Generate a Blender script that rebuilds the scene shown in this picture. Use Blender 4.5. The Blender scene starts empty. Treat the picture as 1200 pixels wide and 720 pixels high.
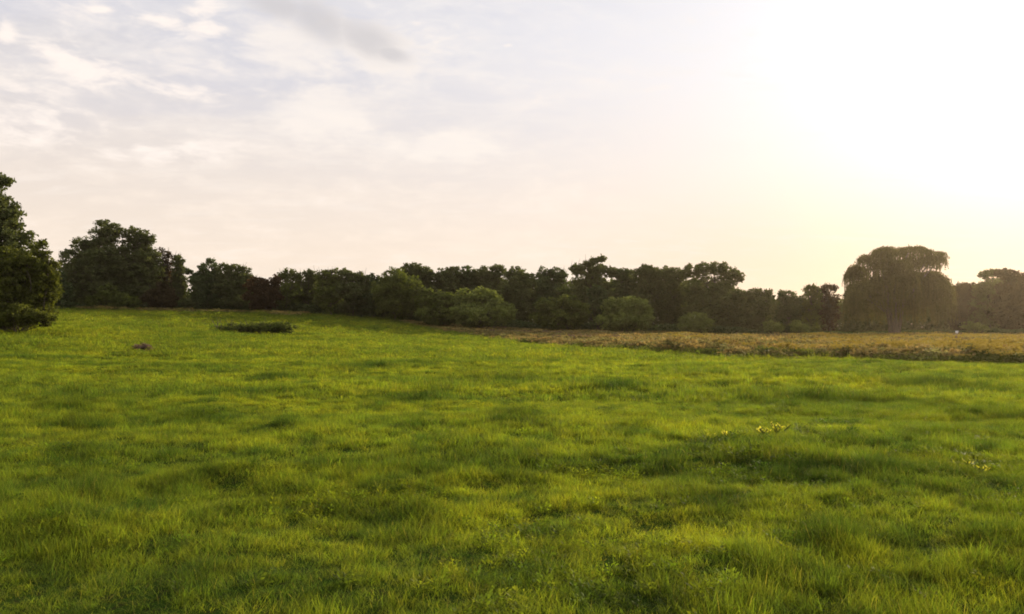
import bpy, math, random
import numpy as np
from mathutils import Vector

sc = bpy.context.scene
COL = sc.collection
R = math.radians
rng = np.random.default_rng(7)
random.seed(7)

# ------------------------------------------------------------------ camera
EYE = 2.0
F = 867.0                      # focal length in photo pixels (1200 wide)
HZ = 382.0                     # horizon row in the photo
cam_d = bpy.data.cameras.new('camera')
cam_d.sensor_width = 36.0
cam_d.lens = F * 36.0 / 1200.0
cam_d.clip_start = 0.1
cam_d.clip_end = 5000
cam = bpy.data.objects.new('camera', cam_d)
cam.location = (0, 0, EYE)
cam.rotation_euler = (R(90) + math.atan((HZ - 360) / F), 0, 0)
COL.objects.link(cam)
sc.camera = cam

# ------------------------------------------------------------------ light
SUN_AZ = R(38)                 # to the right of the view direction
SUN_EL = R(15)
SDIR = Vector((math.sin(SUN_AZ) * math.cos(SUN_EL), math.cos(SUN_AZ) * math.cos(SUN_EL), math.sin(SUN_EL)))
sun_d = bpy.data.lights.new('sun', 'SUN')
sun_d.energy = 4.9
sun_d.angle = R(0.6)
sun_d.color = (1.0, 0.84, 0.56)
sun = bpy.data.objects.new('sun', sun_d)
sun.location = (60, 60, 60)
sun.rotation_euler = SDIR.to_track_quat('Z', 'Y').to_euler()
COL.objects.link(sun)

sc.view_settings.view_transform = 'Standard'
sc.view_settings.look = 'None'
sc.view_settings.exposure = 0.3
sc.view_settings.gamma = 1.0
sc.view_settings.use_curve_mapping = False
sc.cycles.max_bounces = 8
sc.cycles.diffuse_bounces = 4
sc.cycles.transmission_bounces = 5
sc.cycles.volume_bounces = 0
sc.cycles.transparent_max_bounces = 8
sc.cycles.filter_width = 1.8


class NT:
    """small node-tree helper"""
    def __init__(s, tree):
        s.t = tree
        tree.nodes.clear()

    def n(s, typ, **kw):
        nd = s.t.nodes.new(typ)
        for k, v in kw.items():
            setattr(nd, k, v)
        return nd

    def link(s, a, b):
        s.t.links.new(a, b)

    def put(s, sock, v):
        if hasattr(v, 'is_linked') or isinstance(v, bpy.types.NodeSocket):
            s.link(v, sock)
        else:
            sock.default_value = v

    def m(s, op, a, b=0.0, c=None, clamp=False):
        nd = s.n('ShaderNodeMath', operation=op, use_clamp=clamp)
        s.put(nd.inputs[0], a)
        s.put(nd.inputs[1], b)
        if c is not None:
            s.put(nd.inputs[2], c)
        return nd.outputs[0]

    def vm(s, op, a, b=None):
        nd = s.n('ShaderNodeVectorMath', operation=op)
        s.put(nd.inputs[0], a)
        if b is not None:
            s.put(nd.inputs[1], b)
        return nd.outputs['Value'] if op in ('DOT_PRODUCT', 'LENGTH') else nd.outputs['Vector']

    def mix(s, f, a, b, blend='MIX'):
        nd = s.n('ShaderNodeMix', data_type='RGBA', blend_type=blend)
        s.put(nd.inputs[0], f)
        s.put(nd.inputs[6], a)
        s.put(nd.inputs[7], b)
        return nd.outputs[2]

    def ss(s, v, lo, hi, to0=0.0, to1=1.0):
        nd = s.n('ShaderNodeMapRange', interpolation_type='SMOOTHSTEP')
        s.put(nd.inputs[0], v)
        for i, q in enumerate((lo, hi, to0, to1)):
            s.put(nd.inputs[i + 1], q)
        return nd.outputs[0]

    def noise(s, vec, scale, detail=4.0, rough=0.55, dist=0.0):
        nd = s.n('ShaderNodeTexNoise')
        s.put(nd.inputs['Vector'], vec)
        nd.inputs['Scale'].default_value = scale
        nd.inputs['Detail'].default_value = detail
        nd.inputs['Roughness'].default_value = rough
        nd.inputs['Distortion'].default_value = dist
        return nd.outputs[0]

    def xyz(s, x, y, z=0.0):
        nd = s.n('ShaderNodeCombineXYZ')
        for i, q in enumerate((x, y, z)):
            s.put(nd.inputs[i], q)
        return nd.outputs[0]


# ------------------------------------------------------------------ world: evening sky, thin veil, clouds
world = bpy.data.worlds.new('World')
sc.world = world
world.use_nodes = True
w = NT(world.node_tree)
out = w.n('ShaderNodeOutputWorld')
bg = w.n('ShaderNodeBackground')
bg.inputs['Strength'].default_value = 0.081
w.link(bg.outputs[0], out.inputs[0])
sky = w.n('ShaderNodeTexSky', sky_type='NISHITA')
sky.sun_disc = False
sky.sun_elevation = SUN_EL
sky.sun_rotation = SUN_AZ
sky.air_density = 1.0
sky.dust_density = 2.5
sky.ozone_density = 1.0
tc = w.n('ShaderNodeTexCoord')
d = tc.outputs['Generated']
sx = w.n('ShaderNodeSeparateXYZ')
w.link(d, sx.inputs[0])
X, Yd, Z = sx.outputs
zc = w.m('MAXIMUM', Z, 0.0)
den = w.m('ADD', zc, 0.10)
px = w.m('DIVIDE', X, den)
py = w.m('DIVIDE', Yd, den)
P = w.xyz(px, py)
cosS = w.vm('DOT_PRODUCT', d, tuple(SDIR))
cosc = w.m('MAXIMUM', cosS, 0.0)
# thin high veil that whitens the whole sky
veil_col = w.mix(w.ss(Z, 0.0, 0.40), (10.3, 8.6, 7.0, 1), (7.15, 6.95, 7.3, 1))
base = w.mix(0.95, sky.outputs[0], veil_col)
low = w.m('MULTIPLY', w.ss(cosS, 0.78, 0.97), w.ss(Z, 0.22, 0.04))
base = w.mix(low, base, w.vm('MULTIPLY', base, (.97, .88, .82)))      # reddened air low under the sun
# aureole: sunlight scattered forward by the veil
a1 = w.m('MULTIPLY', w.m('POWER', cosc, 2.4), 2.2)
a2 = w.m('MULTIPLY', w.m('POWER', cosc, 16.0), 1.1)
a3 = w.m('MULTIPLY', w.m('POWER', cosc, 60.0), 4.0)
aur = w.m('ADD', w.m('ADD', a1, a2), a3)
aurc = w.vm('MULTIPLY', w.xyz(aur, aur, aur), w.mix(w.ss(Z, 0.03, 0.38), (0.14, 0.08, 0.03, 1), (1.05, 1.06, 1.06, 1)))
base = w.vm('ADD', base, aurc)
# clouds on a flat layer high above (plane coordinates)
warp = w.noise(P, 0.9, 3.0, 0.5)
P2 = w.vm('ADD', P, w.xyz(w.m('MULTIPLY', warp, 0.9), w.m('MULTIPLY', warp, 0.5)))
n_big = w.noise(w.vm('MULTIPLY', P2, (0.55, 1.3, 1)), 0.9, 7.0, 0.62)
n_fin = w.noise(w.vm('MULTIPLY', P2, (1.1, 2.6, 1)), 2.6, 6.0, 0.66, 0.3)


n_puf = w.noise(w.vm('MULTIPLY', d, (9.0, 9.0, 24.0)), 1.0, 6.0, 0.6, 0.6)
n_pu2 = w.noise(w.vm('MULTIPLY', d, (26.0, 26.0, 70.0)), 1.0, 4.0, 0.6, 0.4)
n_mix = w.m('ADD', w.m('MULTIPLY', n_puf, 0.6), w.m('MULTIPLY', n_pu2, 0.4))


def blob(u, v, ru, rv, ang=0.0):
    """soft patch of the cloud layer centred in the direction (u, 1, v), tilted by ang"""
    k = 1.0 / math.sqrt(u * u + 1 + v * v)
    c = (u * k / (v * k + 0.10), k / (v * k + 0.10))
    dx = w.m('SUBTRACT', px, c[0])
    dy = w.m('SUBTRACT', py, c[1])
    ca, sa = math.cos(ang), math.sin(ang)
    e = w.m('ADD', w.m('MULTIPLY', dx, ca / ru), w.m('MULTIPLY', dy, sa / ru))
    f = w.m('ADD', w.m('MULTIPLY', dx, -sa / rv), w.m('MULTIPLY', dy, ca / rv))
    r2 = w.m('ADD', w.m('MULTIPLY', e, e), w.m('MULTIPLY', f, f))
    return w.m('POWER', 2.718, w.m('MULTIPLY', r2, -1.0))


def pxd(x, y):
    return (x - 600) / F, (HZ - y) / F


# streaky cirrus over all of it
cirrus = w.m('MULTIPLY', w.ss(n_fin, 0.46, 0.66), w.ss(n_big, 0.36, 0.60))
base = w.mix(w.m('MULTIPLY', cirrus, 0.45), base, w.mix(w.ss(Z, 0.05, 0.4), (10.2, 9.0, 8.0, 1), (9.6, 9.2, 8.9, 1)))
# clearer, bluer openings high on the left
gap = w.m('MULTIPLY', w.ss(n_big, 0.56, 0.40), w.ss(Z, 0.16, 0.36))
gap = w.m('MULTIPLY', gap, w.ss(cosS, 0.93, 0.75))
base = w.mix(w.m('MULTIPLY', gap, 0.5), base, (6.5, 6.6, 7.6, 1))
soft = w.m('MULTIPLY', w.ss(n_mix, 0.42, 0.66), w.ss(cosS, 0.97, 0.80))
base = w.mix(w.m('MULTIPLY', soft, 0.42), base, w.mix(w.ss(Z, 0.05, 0.4), (11.0, 9.4, 7.9, 1), (10.0, 9.4, 9.0, 1)))
# small bright puffs
def patch(x, y, rx, ry, ang=0.0):
    """soft cloud patch in direction space; angle positive = falling to the right"""
    u, v = pxd(x, y)
    uu = w.m('SUBTRACT', w.m('DIVIDE', X, w.m('MAXIMUM', Yd, 0.05)), u)
    vv = w.m('SUBTRACT', w.m('DIVIDE', Z, w.m('MAXIMUM', Yd, 0.05)), v)
    ca, sa = math.cos(-ang), math.sin(-ang)
    e = w.m('ADD', w.m('MULTIPLY', uu, ca * F / rx), w.m('MULTIPLY', vv, sa * F / rx))
    f = w.m('ADD', w.m('MULTIPLY', uu, -sa * F / ry), w.m('MULTIPLY', vv, ca * F / ry))
    r2 = w.m('ADD', w.m('MULTIPLY', e, e), w.m('MULTIPLY', f, f))
    return w.m('POWER', 2.718, w.m('MULTIPLY', r2, -1.0))


def union(lst):
    q = lst[0]
    for z_ in lst[1:]:
        q = w.m('MAXIMUM', q, z_)
    return q


puffs = union([patch(190, 24, 38, 11, .25), patch(236, 30, 30, 16, .1), patch(62, 58, 34, 14, .1), patch(100, 80, 60, 20, .3),
               patch(205, 102, 60, 12, .15), patch(0, 38, 16, 20), patch(596, 51, 9, 4), patch(112, 8, 18, 5), patch(30, 140, 70, 30, .2),
               patch(180, 178, 80, 14), patch(230, 5, 30, 14)])
pm = w.ss(w.m('ADD', w.m('MULTIPLY', puffs, 0.75), w.m('MULTIPLY', w.m('SUBTRACT', n_mix, 0.5), 3.4)), 0.22, 0.98)
base = w.mix(w.m('MULTIPLY', pm, 0.85), base, (10.9, 9.8, 9.0, 1))
# one grey streak of thicker cloud with a lit lower edge
lit = union([patch(430, 50, 90, 34, .4), patch(340, 50, 80, 44, .3), patch(380, 130, 110, 40), patch(520, 170, 90, 22)])
lm = w.ss(w.m('ADD', lit, w.m('MULTIPLY', w.m('SUBTRACT', n_mix, 0.5), 1.8)), 0.25, 0.95)
base = w.mix(w.m('MULTIPLY', lm, 0.65), base, (10.4, 9.5, 8.7, 1))
gs = union([patch(322, 2, 50, 20, .3), patch(372, 22, 54, 25, .5), patch(424, 40, 50, 22, .4), patch(458, 60, 26, 11, .3)])
gm = w.ss(w.m('ADD', gs, w.m('MULTIPLY', w.m('SUBTRACT', n_mix, 0.5), 1.5)), 0.1, 1.05)
base = w.mix(w.m('MULTIPLY', gm, 0.8), base, (6.5, 6.25, 6.4, 1))
w.link(base, bg.inputs['Color'])


# ------------------------------------------------------------------ helpers
def vnoise(x, y, seed=0):
    """smooth value noise in numpy, about -1..1"""
    xi = np.floor(x).astype(np.int64)
    yi = np.floor(y).astype(np.int64)
    fx = x - xi
    fy = y - yi
    fx = fx * fx * (3 - 2 * fx)
    fy = fy * fy * (3 - 2 * fy)

    def h(a, b):
        v = (a * 374761393 + b * 668265263 + seed * 1442695041) & 0xffffffff
        v = ((v ^ (v >> 13)) * 1274126177) & 0xffffffff
        v = v ^ (v >> 16)
        return (v & 0xffff) / 32767.5 - 1.0
    return ((h(xi, yi) * (1 - fx) + h(xi + 1, yi) * fx) * (1 - fy)
            + (h(xi, yi + 1) * (1 - fx) + h(xi + 1, yi + 1) * fx) * fy)


def wx(pxx, Y):
    return (pxx - 600) / F * Y


def wz(pyy, Y):
    return EYE + (HZ - pyy) / F * Y


# terrain: a thin-plate surface through surveyed heights (x, y, z)
CP = [(0, 0, 0), (-25, -25, 0), (25, -25, 0), (-30, 5, .1), (30, 5, 0), (0, 12, 0), (0, 25, .02), (-12, 20, .05),
      (14, 20, 0), (0, 42, .08), (26, 38, 0), (14, 47, 0), (-9, 60, .2), (-9, 82, .45),
      (7.4, 64, .05), (1.5, 90, .35), (-24, 48, .32), (-26, 75, 1.1), (-41, 58, 1.75), (-60, 60, 2.6),
      (-66, 125, 4.6), (-55, 125, 4.45), (-37.5, 125, 4.0), (-24, 122, 3.4), (-14, 119, 2.35), (-6, 119, 1.5),
      (1.5, 118, .85), (13, 116, .55), (26, 112, .12), (72, 105, -.1), (60, 40, -.1), (90, 20, -.2), (50, 80, -.1),
      (-90, 120, 5.2), (-80, 40, 2.2), (-60, 160, 5.0), (-20, 165, 3.2), (20, 165, .5), (90, 165, -.2), (-60, 0, .7),
      (-150, 100, 6), (180, 100, -.5), (0, 260, 1.0), (-160, 260, 5), (160, 260, -.5), (-50, 90, 2.65), (-45, 108, 3.5)]
_c = np.array(CP, float)


def _tps(r2):
    return np.where(r2 > 1e-9, r2 * np.log(r2 + 1e-12), 0.0)


_n = len(_c)
_A = np.zeros((_n + 3, _n + 3))
_d2 = ((_c[:, None, :2] - _c[None, :, :2]) ** 2).sum(-1)
_A[:_n, :_n] = _tps(_d2) + np.eye(_n) * 60.0
_A[:_n, _n:] = np.c_[np.ones(_n), _c[:, :2]]
_A[_n:, :_n] = _A[:_n, _n:].T
_w = np.linalg.solve(_A, np.r_[_c[:, 2], 0, 0, 0])


def ground_z(x, y):
    x = np.atleast_1d(np.asarray(x, float))
    y = np.atleast_1d(np.asarray(y, float))
    r = np.hypot(x, y - 80)
    k = np.minimum(1.0, 190 / np.maximum(r, 1e-6))      # beyond the surveyed area the land runs on level
    xe, ye = x * k, (y - 80) * k + 80
    z = np.empty_like(x)
    for s in range(0, len(x), 20000):
        sl = slice(s, s + 20000)
        d2 = (xe[sl, None] - _c[None, :, 0]) ** 2 + (ye[sl, None] - _c[None, :, 1]) ** 2
        z[sl] = _tps(d2) @ _w[:_n] + _w[_n] + _w[_n + 1] * xe[sl] + _w[_n + 2] * ye[sl]
    bump = (0.055 * vnoise(x / 1.7, y / 1.2, 3) + 0.035 * vnoise(x / .7, y / .6, 4)
            + 0.10 * vnoise(x / 6.0, y / 4.0, 5) + .12 * vnoise(x / 17, y / 11, 6))
    return z + bump * np.clip((r * 0 + 1), 0, 1)


EX = np.array([-60, -30, -16, -8, 0, 7.0, 14, 20.5, 26, 60, 150, 400], float)
EY = np.array([140, 130, 113, 99, 84, 62, 47, 41.3, 37.7, 26, 15, 10], float)


def edge_y(x):
    """near edge of the tall dry grass"""
    return np.interp(x, EX, EY) + 0.7 * vnoise(x / 2.3, x * 0 + 1, 9) + .4 * vnoise(x / .8, x * 0, 19)


def mesh_obj(name, verts, faces, mat, parent=None, attrs=None, smooth=False, nside=None):
    """verts (n,3); faces (m,k) int array with equal k, or list of such arrays"""
    me = bpy.data.meshes.new(name)
    verts = np.asarray(verts, np.float32)
    if not isinstance(faces, list):
        faces = [faces]
    faces = [np.asarray(f, np.int32) for f in faces if len(f)]
    loops = np.concatenate([f.ravel() for f in faces])
    sizes = np.concatenate([np.full(len(f), f.shape[1], np.int32) for f in faces])
    starts = np.concatenate([[0], np.cumsum(sizes)[:-1]]).astype(np.int32)
    me.vertices.add(len(verts))
    me.vertices.foreach_set('co', verts.ravel())
    me.loops.add(len(loops))
    me.loops.foreach_set('vertex_index', loops)
    me.polygons.add(len(sizes))
    me.polygons.foreach_set('loop_start', starts)
    me.polygons.foreach_set('loop_total', sizes)
    me.update(calc_edges=True)
    if smooth:
        me.polygons.foreach_set('use_smooth', np.ones(len(sizes), bool))
    for k, v in (attrs or {}).items():
        a = me.attributes.new(k, 'FLOAT', 'POINT')
        a.data.foreach_set('value', np.asarray(v, np.float32))
    me.materials.append(mat)
    o = bpy.data.objects.new(name, me)
    if parent is not False:
        COL.objects.link(o)
        if parent is not None:
            o.parent = parent
    return o


def tag(o, label=None, cat=None, group=None, kind=None):
    for k, v in (('label', label), ('category', cat), ('group', group), ('kind', kind)):
        if v:
            o[k] = v
    return o


def empty(name, loc):
    o = bpy.data.objects.new(name, None)
    o.location = loc
    o.empty_display_size = .2
    COL.objects.link(o)
    return o


# ------------------------------------------------------------------ materials
def leaf_mat(name, dark, light, trans=0.35, rough=0.75, tcol=(1.5, 1.5, .7), patch=0.35):
    m = bpy.data.materials.new(name)
    m.use_nodes = True
    t = NT(m.node_tree)
    o = t.n('ShaderNodeOutputMaterial')
    at = t.n('ShaderNodeAttribute', attribute_name='tint')
    geo = t.n('ShaderNodeNewGeometry')
    nz = t.noise(geo.outputs['Position'], patch, 3.0)
    f = t.m('ADD', t.m('MULTIPLY', at.outputs['Fac'], 0.6), t.m('MULTIPLY', t.ss(nz, .35, .65), 0.4), clamp=True)
    c = t.mix(f, (*dark, 1), (*light, 1))
    b = t.n('ShaderNodeBsdfPrincipled')
    t.link(c, b.inputs['Base Color'])
    b.inputs['Roughness'].default_value = rough
    b.inputs['Specular IOR Level'].default_value = .08
    tr = t.n('ShaderNodeBsdfTranslucent')
    t.link(t.vm('MULTIPLY', c, tcol), tr.inputs['Color'])
    mx = t.n('ShaderNodeMixShader')
    mx.inputs[0].default_value = trans
    t.link(b.outputs[0], mx.inputs[1])
    t.link(tr.outputs[0], mx.inputs[2])
    t.link(mx.outputs[0], o.inputs[0])
    return m


def bark_mat(name, col):
    m = bpy.data.materials.new(name)
    m.use_nodes = True
    t = NT(m.node_tree)
    o = t.n('ShaderNodeOutputMaterial')
    geo = t.n('ShaderNodeNewGeometry')
    n1 = t.noise(t.vm('MULTIPLY', geo.outputs['Position'], (6, 6, 1.2)), 2.0, 6.0, .7)
    c = t.mix(t.ss(n1, .3, .7), (*[q * .6 for q in col], 1), (*[q * 1.5 for q in col], 1))
    b = t.n('ShaderNodeBsdfPrincipled')
    t.link(c, b.inputs['Base Color'])
    b.inputs['Roughness'].default_value = .9
    bp = t.n('ShaderNodeBump')
    bp.inputs['Strength'].default_value = .6
    bp.inputs['Distance'].default_value = .05
    t.link(n1, bp.inputs['Height'])
    t.link(bp.outputs[0], b.inputs['Normal'])
    t.link(b.outputs[0], o.inputs[0])
    return m


M = {}
M['dark'] = leaf_mat('dark_leaves', (.062, .077, .032), (.140, .156, .062))
M['deep'] = leaf_mat('deep_green_leaves', (.044, .064, .028), (.100, .128, .052))
M['olive'] = leaf_mat('olive_leaves', (.058, .076, .022), (.150, .172, .048), .4)
M['vine'] = leaf_mat('vine_leaves', (.032, .042, .012), (.135, .145, .032), .4)
M['pale'] = leaf_mat('pale_grey_green_leaves', (.100, .122, .040), (.225, .255, .080), .4)
M['red'] = leaf_mat('reddish_leaves', (.040, .028, .014), (.090, .058, .030), .35, tcol=(1.4, 1.1, .8))
M['brown'] = leaf_mat('brownish_leaves', (.032, .027, .014), (.080, .064, .032), .35, tcol=(1.5, 1.2, .8))
M['willow'] = leaf_mat('willow_leaves', (.054, .056, .020), (.130, .128, .042), .42, tcol=(1.6, 1.4, .7))
M['twig'] = bark_mat('twig_bark', (.07, .055, .04))
M['bark'] = bark_mat('grey_brown_bark', (.085, .068, .052))
M['wbark'] = bark_mat('willow_bark', (.11, .085, .06))


def grass_mat(name, c_dark, c_mid, c_light, c_dry, trans=.52, tcol=(1.65, 1.70, .6), dry=.035, sc1=.16):
    m = bpy.data.materials.new(name)
    m.use_nodes = True
    t = NT(m.node_tree)
    o = t.n('ShaderNodeOutputMaterial')
    at = t.n('ShaderNodeAttribute', attribute_name='tint')
    hg = t.n('ShaderNodeAttribute', attribute_name='along')
    lu = t.n('ShaderNodeAttribute', attribute_name='lush_shade', attribute_type='INSTANCER')
    geo = t.n('ShaderNodeNewGeometry')
    pos = geo.outputs['Position']
    n1 = t.noise(t.vm('MULTIPLY', pos, (.6, 1.3, 1)), sc1, 4.0, .6)
    n2 = t.noise(pos, 1.1, 3.0, .6)
    c = t.mix(t.ss(n1, .35, .65), (*c_mid, 1), (*c_light, 1))
    c = t.mix(t.m('MULTIPLY', t.ss(n2, .46, .66), .75), c, (*c_dark, 1))
    c = t.mix(t.m('MULTIPLY', lu.outputs['Fac'], 1.0, clamp=True), c, (*[q * .60 for q in c_dark], 1))  # darkens patch blades, the shade of hollows put into their colour
    oi = t.n('ShaderNodeObjectInfo')
    jr = t.m('ADD', .72, t.m('MULTIPLY', oi.outputs['Random'], .56))
    jr2 = t.m('ADD', .85, t.m('MULTIPLY', t.m('FRACT', t.m('MULTIPLY', oi.outputs['Random'], 17.3)), .34))
    c = t.vm('MULTIPLY', c, t.xyz(t.m('MULTIPLY', jr, jr2), jr, jr))
    c = t.mix(t.m('MULTIPLY', t.ss(at.outputs['Fac'], 1 - dry, 1 - dry + .03), .85), c, (*c_dry, 1))
    br = t.m('ADD', .72, t.m('MULTIPLY', at.outputs['Fac'], .5))
    c = t.vm('MULTIPLY', c, t.xyz(br, br, br))
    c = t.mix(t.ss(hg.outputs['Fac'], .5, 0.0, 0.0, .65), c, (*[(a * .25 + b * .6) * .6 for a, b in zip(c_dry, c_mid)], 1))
    b = t.n('ShaderNodeBsdfPrincipled')
    t.link(c, b.inputs['Base Color'])
    b.inputs['Roughness'].default_value = .6
    b.inputs['Specular IOR Level'].default_value = .04
    tr = t.n('ShaderNodeBsdfTranslucent')
    t.link(t.vm('MULTIPLY', c, tcol), tr.inputs['Color'])
    mx = t.n('ShaderNodeMixShader')
    mx.inputs[0].default_value = trans
    t.link(b.outputs[0], mx.inputs[1])
    t.link(tr.outputs[0], mx.inputs[2])
    t.link(mx.outputs[0], o.inputs[0])
    return m


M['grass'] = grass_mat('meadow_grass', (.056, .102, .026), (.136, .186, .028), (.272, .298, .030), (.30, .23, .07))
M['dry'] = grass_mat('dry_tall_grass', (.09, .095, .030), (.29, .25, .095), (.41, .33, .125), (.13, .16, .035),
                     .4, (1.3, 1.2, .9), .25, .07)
M['weed'] = leaf_mat('weed_green', (.065, .085, .022), (.16, .17, .04), .4, patch=.5)
M['gold'] = leaf_mat('goldenrod_flowers', (.28, .20, .035), (.42, .32, .065), .3, tcol=(1.1, 1.1, .8))
M['mauve'] = leaf_mat('dull_purple_seed_heads', (.13, .085, .06), (.24, .17, .12), .3, tcol=(1.1, 1, 1))
M['yellow'] = leaf_mat('yellow_leaves', (.55, .50, .05), (.80, .74, .12), .45, tcol=(1.1, 1.1, .7), patch=5)
M['white'] = leaf_mat('white_panel', (.75, .74, .72), (.80, .79, .77), .0)


def ground_mat():
    m = bpy.data.materials.new('meadow_soil')
    m.use_nodes = True
    t = NT(m.node_tree)
    o = t.n('ShaderNodeOutputMaterial')
    geo = t.n('ShaderNodeNewGeometry')
    pos = geo.outputs['Position']
    n1 = t.noise(pos, .16, 4.0, .6)
    n2 = t.noise(pos, 9.0, 5.0, .65)
    dry = t.n('ShaderNodeAttribute', attribute_name='dry')
    g = t.mix(t.ss(n1, .35, .65), (.026, .052, .008, 1), (.040, .066, .010, 1))
    g = t.mix(t.ss(n2, .45, .7), g, (.032, .032, .012, 1))
    dd = t.mix(t.ss(n2, .4, .65), (.11, .085, .035, 1), (.06, .06, .02, 1))
    c = t.mix(dry.outputs['Fac'], g, dd)
    b = t.n('ShaderNodeBsdfPrincipled')
    t.link(c, b.inputs['Base Color'])
    b.inputs['Roughness'].default_value = .95
    b.inputs['Specular IOR Level'].default_value = 0.0
    bp = t.n('ShaderNodeBump')
    bp.inputs['Strength'].default_value = .8
    bp.inputs['Distance'].default_value = .06
    t.link(t.noise(pos, 14.0, 6.0, .7), bp.inputs['Height'])
    t.link(bp.outputs[0], b.inputs['Normal'])
    t.link(b.outputs[0], o.inputs[0])
    return m


# ------------------------------------------------------------------ ground sheet
def build_ground():
    n = 380
    t = np.linspace(-1, 1, n)
    gx = 7 * np.sinh(t * 5.15)
    gy = 9 * np.sinh(t * 4.9) + 9
    XX, YY = np.meshgrid(gx, gy)
    x, y = XX.ravel(), YY.ravel()
    z = ground_z(x, y)
    i = np.arange(n * n).reshape(n, n)
    f = np.stack([i[:-1, :-1], i[:-1, 1:], i[1:, 1:], i[1:, :-1]], -1).reshape(-1, 4)
    dry = np.clip((y - edge_y(x)) / 1.5, 0, 1)
    o = mesh_obj('ground', np.c_[x, y, z], f, ground_mat(), attrs={'dry': dry}, smooth=True)
    tag(o, 'rolling meadow ground rising to the left', None, None, 'structure')
    return gx, gy


gx, gy = build_ground()


# ------------------------------------------------------------------ grass
def blades(nb, rad, h, wid, seed, lean=.35, curl=.6, hvar=.45, seg=3):
    g = np.random.default_rng(seed)
    r = rad * np.sqrt(g.random(nb))
    a = g.random(nb) * 2 * np.pi
    bx, by = r * np.cos(a), r * np.sin(a)
    hh = h * (1 - hvar + 2 * hvar * g.random(nb))
    az = g.random(nb) * 2 * np.pi
    ln = lean * g.random(nb)
    cu = curl * g.random(nb)
    face = az + np.pi / 2 + g.normal(0, .5, nb)
    V, A, T = [], [], []
    tint = g.random(nb)
    for s in range(seg + 1):
        k = s / seg
        off = (ln * k + cu * k * k) * hh
        zz = hh * (k - .28 * cu * k * k)
        cx, cy = bx + np.cos(az) * off, by + np.sin(az) * off
        ww = wid * .5 * (1 - k ** 1.6) * (.8 + .4 * tint)
        if s < seg:
            for sg in (-1, 1):
                V.append(np.c_[cx + sg * ww * np.cos(face), cy + sg * ww * np.sin(face), zz - (.03 if s == 0 else 0)])
                A.append(np.full(nb, k))
                T.append(tint)
        else:
            V.append(np.c_[cx, cy, zz])
            A.append(np.full(nb, 1.0))
            T.append(tint)
    V = np.concatenate(V)
    b = np.arange(nb)
    Q = []
    for s in range(seg - 1):
        o0, o1 = 2 * s * nb, (2 * s + 2) * nb
        Q.append(np.stack([o0 + b, o0 + nb + b, o1 + nb + b, o1 + b], -1))
    o0 = 2 * (seg - 1) * nb
    tri = np.stack([o0 + b, o0 + nb + b, o0 + 2 * nb + b], -1)
    return V, [np.concatenate(Q), tri] if Q else [tri], np.concatenate(A), np.concatenate(T)


def hidden(name, coll, parts):
    """prototype object in an unlinked collection; parts = list of (verts, faces list, mat, attrs)"""
    me_v, fs, mats, ats, mi = [], [], [], {'tint': [], 'along': []}, []
    off = 0
    quad, tri, qm, tm = [], [], [], []
    for V, F_, mat, A, T in parts:
        if mat not in mats:
            mats.append(mat)
        k = mats.index(mat)
        me_v.append(V)
        ats['along'].append(A)
        ats['tint'].append(T)
        for f in F_:
            f = np.asarray(f) + off
            if f.shape[1] == 4:
                quad.append(f)
                qm.append(np.full(len(f), k))
            else:
                tri.append(f)
                tm.append(np.full(len(f), k))
        off += len(V)
    faces, mi = [], []
    if quad:
        faces.append(np.concatenate(quad))
        mi.append(np.concatenate(qm))
    if tri:
        faces.append(np.concatenate(tri))
        mi.append(np.concatenate(tm))
    o = mesh_obj(name, np.concatenate(me_v), faces, mats[0], parent=False,
                 attrs={k: np.concatenate(v) for k, v in ats.items()})
    for mm in mats[1:]:
        o.data.materials.append(mm)
    o.data.polygons.foreach_set('material_index', np.concatenate(mi).astype(np.int32))
    coll.objects.link(o)
    return o


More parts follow.
